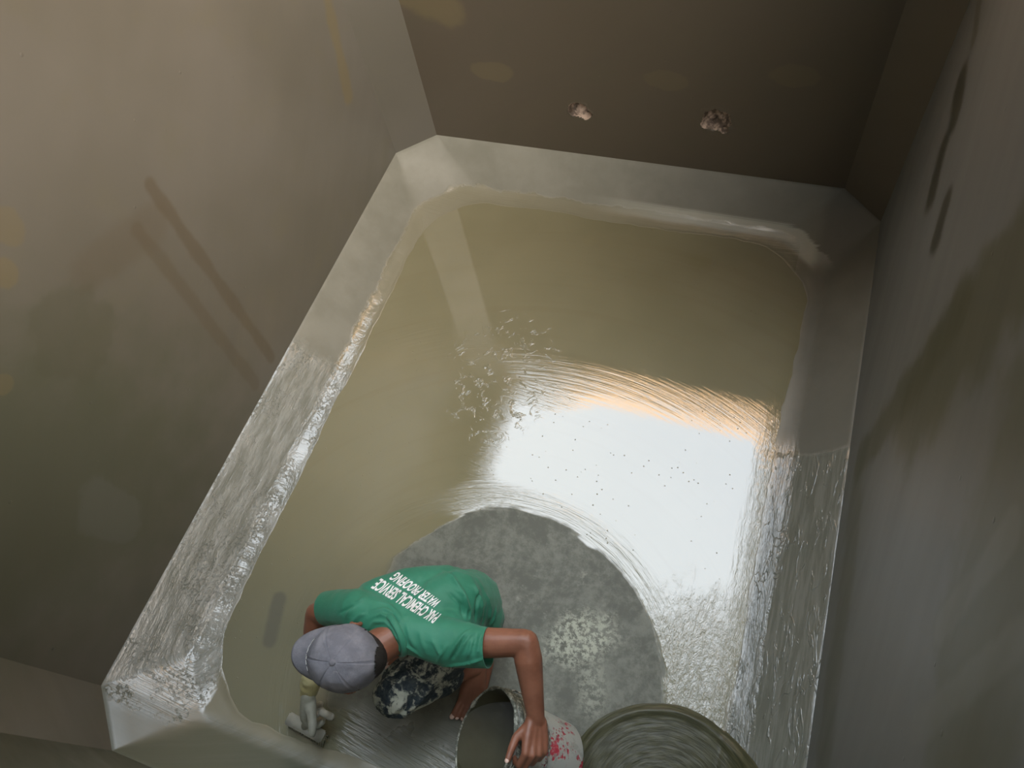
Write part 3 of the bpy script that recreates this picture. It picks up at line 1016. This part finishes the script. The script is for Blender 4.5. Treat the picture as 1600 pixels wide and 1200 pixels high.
sb.to_mesh(sh_me); sb.free()
shirt = part('t_shirt', sh_me, mat_shirt)
sol = shirt.modifiers.new('s', 'SOLIDIFY'); sol.thickness = 0.003; sol.offset = -1


def ring(name, center, axis, rx, ry, up, tube, mat, parent, flat=1.6, n=40):
    """a band around an axis"""
    axis = axis.normalized(); a = (up - axis * up.dot(axis)).normalized(); b = axis.cross(a)
    bm = bmesh.new(); R_ = []
    for i in range(n):
        t = 2 * math.pi * i / n
        o = a * (rx * math.cos(t)) + b * (ry * math.sin(t)); on = o.normalized()
        ringv = []
        for j in range(10):
            s = 2 * math.pi * j / 10
            ringv.append(bm.verts.new(center + o + on * (tube * math.cos(s)) + axis * (tube * flat * math.sin(s))))
        R_.append(ringv)
    for i in range(n):
        for j in range(10):
            bm.faces.new((R_[i][j], R_[(i + 1) % n][j], R_[(i + 1) % n][(j + 1) % 10], R_[i][(j + 1) % 10]))
    bmesh.ops.recalc_face_normals(bm, faces=bm.faces[:])
    me = bpy.data.meshes.new(name); bm.to_mesh(me); bm.free()
    for p in me.polygons: p.use_smooth = True
    return part(name, me, mat, parent)


nk = (HC - NB).normalized()
ring('collar', NB + nk * 0.030 + V((0, 0, -0.004)), nk, 0.064, 0.068, V((0, 0, 1)), 0.0055, mat_shirt, shirt, 2.0)

# printed words, laid on the cloth
def printed(txt, A, B, C, D):
    """A start top, B start bottom, C end top, D end bottom (photo pixels)"""
    cu = bpy.data.curves.new('print', 'FONT'); cu.body = txt; cu.size = 1.0; cu.resolution_u = 3
    cu.space_character = 1.02; cu.offset = 0.028
    o = bpy.data.objects.new('print', cu); COL.objects.link(o)
    dg = bpy.context.evaluated_depsgraph_get()
    me = bpy.data.meshes.new_from_object(o.evaluated_get(dg))
    bpy.data.objects.remove(o)
    b = bmesh.new(); b.from_mesh(me); bpy.data.meshes.remove(me)
    xs = [v.co.x for v in b.verts]; ys = [v.co.y for v in b.verts]
    x0, x1, y0, y1 = min(xs), max(xs), min(ys), max(ys)
    for k in range(1, 90):
        g = b.verts[:] + b.edges[:] + b.faces[:]
        bmesh.ops.bisect_plane(b, geom=g, plane_co=(x0 + (x1 - x0) * k / 90, 0, 0), plane_no=(1, 0, 0))
    for k in range(1, 5):
        g = b.verts[:] + b.edges[:] + b.faces[:]
        bmesh.ops.bisect_plane(b, geom=g, plane_co=(0, y0 + (y1 - y0) * k / 5, 0), plane_no=(0, 1, 0))
    bad = []
    for v in b.verts:
        u = (v.co.x - x0) / (x1 - x0); w = (v.co.y - y0) / (y1 - y0)
        sag = 4 * u * (1 - u)
        bx = B[0] + (D[0] - B[0]) * u + 1.5 * sag; by = B[1] + (D[1] - B[1]) * u + 1.0 * sag
        tx = A[0] + (C[0] - A[0]) * u + 1.5 * sag; ty = A[1] + (C[1] - A[1]) * u + 1.0 * sag
        px, py = bx + (tx - bx) * w, by + (ty - by) * w
        h, n, _, _ = on_shirt(px, py, bvh)
        if h is None: bad.append(v)
        else: v.co = h + n * 0.0018
    if bad: bmesh.ops.delete(b, geom=bad, context='VERTS')
    bmesh.ops.recalc_face_normals(b, faces=b.faces[:])
    me = bpy.data.meshes.new('print'); b.to_mesh(me); b.free()
    p = part('print', me, mat_white, shirt)
    p['label'] = 'white lettering'


printed('PAK CHEMICAL SERVICE', (676, 975), (690, 960), (579, 919), (596, 904))
printed('WATER PROOFING', (677.5, 949.5), (691, 940), (607, 905), (623, 894))

# ------------------------------------------------------------------ cap
CB = HC + HU * 0.018 + HF * 0.004
RXc, RYc, RZc = 0.110, 0.096, 0.112
bm = bmesh.new()
NA, NE = 120, 26
rows = []
for j in range(NE + 1):
    el = (math.pi / 2) * j / NE
    row = []
    for i in range(NA):
        az = 2 * math.pi * i / NA
        # six panels
        seam = abs(((az / (math.pi / 3)) % 1.0) - 0.0); seam = min(seam, 1 - seam) * (math.pi / 3)
        g = math.exp(-(seam / 0.030) ** 2)
        pw = abs(((seam) - 0.055)); st = math.exp(-(pw / 0.014) ** 2)
        c = V((math.cos(az) * max(0.0, math.cos(el)) ** 0.88, math.sin(az) * max(0.0, math.cos(el)) ** 0.88, math.sin(el)))
        k = 1 - 0.028 * g * max(0.0, math.cos(el)) ** 0.5 + 0.010 * st
        k += 0.030 * noise.noise(c * 2.3) + 0.014 * noise.noise(c * 6)
        low = 0
        if j == 0 and math.cos(az) < -0.5: low = 0
        q = CB + HF * (c.x * RXc * k) + HS * (c.y * RYc * k) + HU * (c.z * RZc * k)
        row.append(bm.verts.new(q))
        if j == NE: break
    rows.append(row)
for j in range(NE):
    for i in range(NA):
        a, b = rows[j][i], rows[j][(i + 1) % NA]
        # arch opening at the back
        az = 2 * math.pi * (i + 0.5) / NA; dz = abs(az - math.pi)
        if dz < 0.42 and j < 6 * math.sqrt(max(0, 1 - (dz / 0.42) ** 2)) and j >= 1: continue
        if j == NE - 1: bm.faces.new((a, b, rows[NE][0]))
        else: bm.faces.new((a, b, rows[j + 1][(i + 1) % NA], rows[j + 1][i]))
me = bpy.data.meshes.new('cap'); bm.normal_update(); bm.to_mesh(me); bm.free()
for p in me.polygons: p.use_smooth = True
cap = part('cap', me, mat_cap); sol = cap.modifiers.new('s', 'SOLIDIFY'); sol.thickness = 0.002; sol.offset = 1
# brim
bm = bmesh.new(); g = {}
NU, NV = 28, 10
for i in range(NU + 1):
    t = -1 + 2 * i / NU; az = t * 1.12
    for j in range(NV + 1):
        s = j / NV
        inner = HF * (RXc * 0.985 * math.cos(az)) + HS * (RYc * 0.985 * math.sin(az))
        ext = 0.068 * (1 - abs(t) ** 2.6)
        o = HF * (ext * s) - HU * (0.020 * (t ** 2) * (0.4 + s) + 0.018 * s) + HS * (0.004 * s * t)
        g[i, j] = bm.verts.new(CB + inner + o + HU * 0.004)
for i in range(NU):
    for j in range(NV): bm.faces.new((g[i, j], g[i, j + 1], g[i + 1, j + 1], g[i + 1, j]))
bmesh.ops.recalc_face_normals(bm, faces=bm.faces[:])
me = bpy.data.meshes.new('brim'); bm.to_mesh(me); bm.free()
for p in me.polygons: p.use_smooth = True
br = part('brim', me, mat_cap, cap); sol = br.modifiers.new('s', 'SOLIDIFY'); sol.thickness = 0.003; sol.offset = 0
bm = bmesh.new(); ellip(bm, CB + HU * (RZc + 0.002), (HF * 0.0105, HS * 0.0105, HU * 0.0065), 3)
me = bpy.data.meshes.new('button'); bm.to_mesh(me); bm.free()
part('button', me, mat_cap, cap)
ring('sweatband', CB + HU * 0.004, HU, 0.1105, 0.0965, HF, 0.0016, mat_hair, cap, 4.0, 60)
# worn white stitched mark low on the front panels
bm = bmesh.new()
for a, w_ in ((-0.50, 0.010), (-0.36, 0.016), (-0.20, 0.022), (0.0, 0.026), (0.17, 0.020), (0.36, 0.024)):
    vs = []
    for (da, e) in ((-0.065, 0.26), (0.065, 0.26), (0.056, 0.26 + w_ * 10), (-0.038, 0.29 + w_ * 10)):
        az = a + da; el = e
        c = V((math.cos(az) * max(0.0, math.cos(el)) ** 0.88, math.sin(az) * max(0.0, math.cos(el)) ** 0.88, math.sin(el)))
        k = 1 + 0.030 * noise.noise(c * 2.3) + 0.014 * noise.noise(c * 6)
        q = HF * (c.x * RXc * k) + HS * (c.y * RYc * k) + HU * (c.z * RZc * k)
        vs.append(bm.verts.new(CB + q + q.normalized() * 0.0050))
    bm.faces.new(vs)
me = bpy.data.meshes.new('emblem'); bm.to_mesh(me); bm.free()
em = part('emblem', me, mat_white, cap); sol = em.modifiers.new('s', 'SOLIDIFY'); sol.thickness = 0.0012
em['label'] = 'worn white stitching'

# ------------------------------------------------------------------ glove on the right hand
bm = bmesh.new()
W2 = P(482, 1082, 0.165)
gf = (P(476, 1118, 0.085) - W2)
RH = hand(bm, W2, gf, V((-0.45, 0.25, 0.75)), V((0.95, 0.1, 0.25)),
          [(38, 60, 40), (42, 60, 40), (45, 60, 40), (48, 60, 40)],
          [(0.9, 0.5, 0.3), (0.75, 0.7, 0.2), (0.6, 0.8, 0.1)], 1.05, 1.5)
gl = part('glove', melt(bm, 0.004, 4), mat_glove)
bm = bmesh.new()
chain(bm, [(RW.lerp(W2, -0.15), 0.036), (RW.lerp(W2, 0.4), 0.035), (W2, 0.029)])
me = melt(bm, 0.004, 4)
cb = bmesh.new(); cb.from_mesh(me); cb.normal_update()
for v in cb.verts: v.co += v.normal * 0.004 * noise.noise(v.co * 40)
cb.to_mesh(me); cb.free()
cf = part('cuff', me, mat_cuff, gl); cf['label'] = 'pale yellow cuff'

# ------------------------------------------------------------------ brush held by the glove
def mesh_at(name, bm, origin, mat, parent=None, smooth=True):
    me = bpy.data.meshes.new(name); bm.normal_update(); bm.to_mesh(me); bm.free()
    me.transform(Matrix.Translation(-origin))
    if smooth:
        for p in me.polygons: p.use_smooth = True
    return link(name, me, mat, parent)


mat_bris = simple('pale bristles caked with slurry', (0.50, 0.49, 0.38), 0.6, (0.30, 0.30, 0.22), 60, 0.8, 180)
mat_wood = simple('slurry stained wood', (0.36, 0.36, 0.30), 0.55, (0.46, 0.46, 0.40), 20, 0.3, 60)
A_ = P(452, 1128, 0.022); B_ = P(506, 1158, 0.022)
bo = V(((A_ + B_) / 2)); bo.z = 0.0
brush = bpy.data.objects.new('paint_brush', None); COL.objects.link(brush); brush.location = bo
tag(brush, 'wide slurry coated brush held in the yellow cuffed glove, sweeping the floor', 'brush')
ba = (B_ - A_).normalized(); bs = V((0, 0, 1)).cross(ba).normalized()
tilt = V((0.12, 0.35, 1)).normalized()
bm = bmesh.new()
for i in range(26):
    for j in range(5):
        p = A_.lerp(B_, (i + 0.5) / 26) + bs * (j - 2) * 0.007
        p.z = 0.002
        sp = (j - 2) * 0.004
        q = p + tilt * 0.042 - bs * sp + ba * random.uniform(-.002, .002)
        limb(bm, p + bs * sp * 0.6 + ba * random.uniform(-.003, .003), 0.0022, q, 0.003, 1)
mesh_at('bristles', bm, bo, mat_bris, brush)
bm = bmesh.new()
mr = Matrix((ba, bs, V((0, 0, 1)))).transposed().to_4x4(); mr.translation = (A_ + B_) / 2 + tilt * 0.035
bmesh.ops.create_cube(bm, size=1, matrix=mr @ Matrix.Diagonal(((B_ - A_).length * 1.02, 0.044, 0.022, 1)))
bmesh.ops.bevel(bm, geom=bm.edges[:], offset=0.005, segments=3, affect='EDGES')
mesh_at('block', bm, bo, mat_wood, brush)
bm = bmesh.new()
hp = (A_ + B_) / 2 + tilt * 0.045
chain(bm, [(hp, 0.014), (hp + V((0.01, 0.02, 0.035)), 0.012), (P(500, 1112, 0.115), 0.013), (P(517, 1120, 0.10), 0.014)])
mesh_at('handle', bm, bo, mat_wood, brush)

# ------------------------------------------------------------------ bucket, tipped
BN = V((-0.72, -0.06, 0.69)).normalized()      # from base to mouth
RC = P(757, 1155, 0.315)
HB, R0, R1 = 0.305, 0.128, 0.158
BC = RC - BN * HB
bt = V((0, 0, 1)) - BN * BN.z; bt.normalize(); bu = BN.cross(bt)
# rest the low edge of the base on the floor
low = BC.z - R0 * abs(bt.z)
RC.z -= low - 0.002; BC.z -= low - 0.002


def bucket_mat():
    t = NT('red paint under cement splashes')
    a = t.noise(9, 5, 0.65, dist=0.4); b = t.noise(60, 4, 0.7)
    lvl = t.add(a, t.mul(t.sub(b, 0.5), 0.45))
    rim = t.ramp(t.math('ABSOLUTE', t.sub(t.z, 0.0)), 0.3, 0.0)
    m = t.ramp(lvl, 0.40, 0.47)
    red = t.mix(t.ramp(b, 0.4, 0.6), (0.52, 0.045, 0.075), (0.62, 0.16, 0.19))
    c = t.mix(m, red, (0.50, 0.53, 0.49))
    c = t.mix(t.mul(t.ramp(t.noise(30, 4), 0.55, 0.65), 0.6), c, (0.33, 0.35, 0.31))
    n = t.bump(t.add(m, t.mul(b, 0.4)), 0.5, 0.004)
    return t.set(Base_Color=c, Roughness=0.6, Normal=n)


mat_bkt = bucket_mat()
mat_rim = NT('cement crusted rim')
_b = mat_rim.noise(70, 5, 0.7)
mat_rim = mat_rim.set(Base_Color=mat_rim.mix(mat_rim.ramp(_b, 0.45, 0.6), (0.13, 0.14, 0.11), (0.48, 0.49, 0.41)), Roughness=0.6,
                      Normal=mat_rim.bump(_b, 0.9, 0.006))
mat_slur = simple('wet olive slurry', (0.060, 0.058, 0.032), 0.12, (0.078, 0.076, 0.045), 5, 0.2, 25, IOR=1.6)
mat_inside = simple('slurry coated inside', (0.060, 0.058, 0.033), 0.35, (0.085, 0.082, 0.050), 8, 0.3, 40)
mat_wire = simple('galvanised wire', (0.35, 0.35, 0.33), 0.4, Metallic=0.8)
bucket = bpy.data.objects.new('bucket', None); COL.objects.link(bucket)
bo2 = V((BC.x, BC.y, 0)); bucket.location = bo2
tag(bucket, 'red and white cement splashed bucket tipped on its edge, held by the worker', 'bucket')


def lathe(name, prof, mat, parent, origin, n=64):
    bm = bmesh.new(); R_ = []
    for (h_, r_) in prof:
        R_.append([bm.verts.new(BC + BN * h_ + (bt * math.cos(2 * math.pi * i / n) + bu * math.sin(2 * math.pi * i / n)) * r_) for i in range(n)])
    for a, b in zip(R_, R_[1:]):
        for i in range(n): bm.faces.new((a[i], a[(i + 1) % n], b[(i + 1) % n], b[i]))
    if prof[0][1] < 0.2: bm.faces.new(R_[0])
    bmesh.ops.recalc_face_normals(bm, faces=bm.faces[:])
    return mesh_at(name, bm, origin, mat, parent)


rr = lambda h_: R0 + (R1 - R0) * h_ / HB
lathe('body', [(0, R0 - 0.012), (0.0, R0 - 0.004), (0.005, R0), (HB - 0.07, rr(HB - 0.07)), (HB, R1)], mat_bkt, bucket, bo2)
prof = [(0.012, 0.05), (0.012, R0 - 0.006), (HB, R1 - 0.005)]
lathe('lining', prof, mat_inside, bucket, bo2)
bm = bmesh.new()


def torus(bm, h_, r_, tube, flat, n=72, seed=1.0):
    R_ = []
    for i in range(n):
        a = 2 * math.pi * i / n; o = bt * math.cos(a) + bu * math.sin(a)
        tb_ = tube * (1 + 0.5 * noise.noise(V((math.cos(a) * 4, math.sin(a) * 4, seed))))
        R_.append([bm.verts.new(BC + BN * (h_ + tb_ * flat * math.sin(2 * math.pi * j / 10)) + o * (r_ + tb_ * math.cos(2 * math.pi * j / 10))) for j in range(10)])
    for i in range(n):
        for j in range(10): bm.faces.new((R_[i][j], R_[(i + 1) % n][j], R_[(i + 1) % n][(j + 1) % 10], R_[i][(j + 1) % 10]))
    bmesh.ops.recalc_face_normals(bm, faces=bm.faces[:])


torus(bm, HB - 0.003, R1, 0.0055, 1.5)
torus(bm, HB - 0.028, R1 - 0.001, 0.0055, 1.8, seed=5)
torus(bm, HB - 0.055, R1 - 0.003, 0.005, 1.6, seed=9)
mesh_at('rim', bm, bo2, mat_rim, bucket)
# slurry level inside
zl = RC.z - R1 * bt.z * 0.86
bm = bmesh.new(); ringv = []
n = 64
for i in range(n):
    a = 2 * math.pi * i / n; o = bt * math.cos(a) + bu * math.sin(a)
    # point on the inner wall at height zl, else on the mouth or base limit
    lo_, hi_ = 0.012, HB - 0.001
    best = None
    f = lambda h_: (BC + BN * h_ + o * (rr(h_) - 0.005)).z - zl
    if f(lo_) > 0: h_ = lo_; r_ = None
    elif f(hi_) < 0: h_ = hi_
    else:
        for _ in range(40):
            m_ = (lo_ + hi_) / 2
            if f(m_) < 0: lo_ = m_
            else: hi_ = m_
        h_ = lo_
    q = BC + BN * h_ + o * (rr(h_) - 0.005)
    if f(0.012) > 0:
        # on the base disc: slide towards the centre line
        c0 = BC + BN * 0.012; t_ = (zl - c0.z) / (q.z - c0.z) if abs(q.z - c0.z) > 1e-6 else 1
        q = c0 + (q - c0) * max(-1, min(1, t_))
    q.z = zl
    ringv.append(bm.verts.new(q))
cen = bm.verts.new(sum((v.co for v in ringv), V()) / n)
for i in range(n): bm.faces.new((ringv[i], ringv[(i + 1) % n], cen))
bmesh.ops.recalc_face_normals(bm, faces=bm.faces[:])
sl = mesh_at('slurry', bm, bo2, mat_slur, bucket)
# handle ears and wire bail folded back along the side
ears = []
for s in (1, -1):
    c = BC + BN * (HB - 0.045) + bu * s * (rr(HB - 0.045) + 0.006)
    bm = bmesh.new(); ellip(bm, c, (BN * 0.020, bt * 0.018, bu * 0.008), 2)
    ear_ = mesh_at('handle_ear', bm, bo2, mat_rim, bucket); ears.append(c + bu * s * 0.006)
bm = bmesh.new()
pts = []
for i in range(25):
    a = math.pi * i / 24
    c = (ears[0] + ears[1]) / 2; h_ = (ears[0] - ears[1]) / 2
    pts.append((c + h_ * math.cos(a) + (bt * 0.86 - BN * 0.50) * (0.185 * math.sin(a)), 0.0026))
chain(bm, pts, 1)
mesh_at('bail_handle', bm, bo2, mat_wire, bucket)

# ------------------------------------------------------------------ fresh round patch of slurry with a raised rim
def patch():
    bm = bmesh.new(); N, K = 180, 40
    R_ = []
    for j in range(K + 1):
        s = j / K * 1.08
        row = []
        for i in range(N):
            a = 2 * math.pi * i / N
            w = 1 + 0.02 * noise.noise(V((math.cos(a) * 1.5, math.sin(a) * 1.5, 3))) + 0.006 * noise.noise(V((math.cos(a) * 12, math.sin(a) * 12, 7)))
            r = PR * s * w
            z = 0.006 + 0.007 * math.exp(-((s - 0.98) / 0.03) ** 2) + 0.0007 * math.sin(s * 95 + 2.5 * noise.noise(V((math.cos(a) * 2, math.sin(a) * 2, s * 3)))) * sm(0.1, 0.4, s)
            z += 0.002 * noise.noise(V((math.cos(a) * 5, math.sin(a) * 5, s * 30)))
            z *= sm(1.08, 1.0, s)
            if j == K: z = -0.002
            x_ = PC[0] + r * math.cos(a); y_ = PC[1] + r * math.sin(a)
            lift = lambda e: 0.0 if e < 0 else (0.033 * (e / 0.078) ** 1.5 if e < 0.078 else e - 0.045)
            if y_ < PC[1]: y_ = PC[1] + (y_ - PC[1]) * 0.54
            z += lift(x_ - 0.208) + (0.004 if x_ > 0.22 and j < K else 0)
            row.append(bm.verts.new((x_, y_, z)))
        R_.append(row)
    for a, b in zip(R_, R_[1:]):
        for i in range(N): bm.faces.new((a[i], b[i], b[(i + 1) % N], a[(i + 1) % N]))
    bmesh.ops.remove_doubles(bm, verts=bm.verts[:], dist=1e-5)
    bmesh.ops.recalc_face_normals(bm, faces=bm.faces[:])
    t = NT('fresh dark slurry')
    dx, dy = t.sub(t.x, PC[0]), t.sub(t.y, PC[1])
    r = t.math('SQRT', t.add(t.mul(dx, dx), t.mul(dy, dy)))
    st = t.noise(1.0, 5, 0.6, t.vec(t.mul(r, 130), t.mul(t.math('ARCTAN2', dy, dx), 3.0)))
    c = t.mix(t.ramp(st, 0.4, 0.6), (0.050, 0.052, 0.027), (0.082, 0.084, 0.045))
    m = t.set(Base_Color=c, Roughness=0.32, Normal=t.bump(st, 0.3, 0.006), IOR=1.36)
    o = frombm('slurry_patch', bm, m)
    tag(o, 'round dark patch of fresh slurry with brushed rings, beside the bucket', 'slurry')


patch()
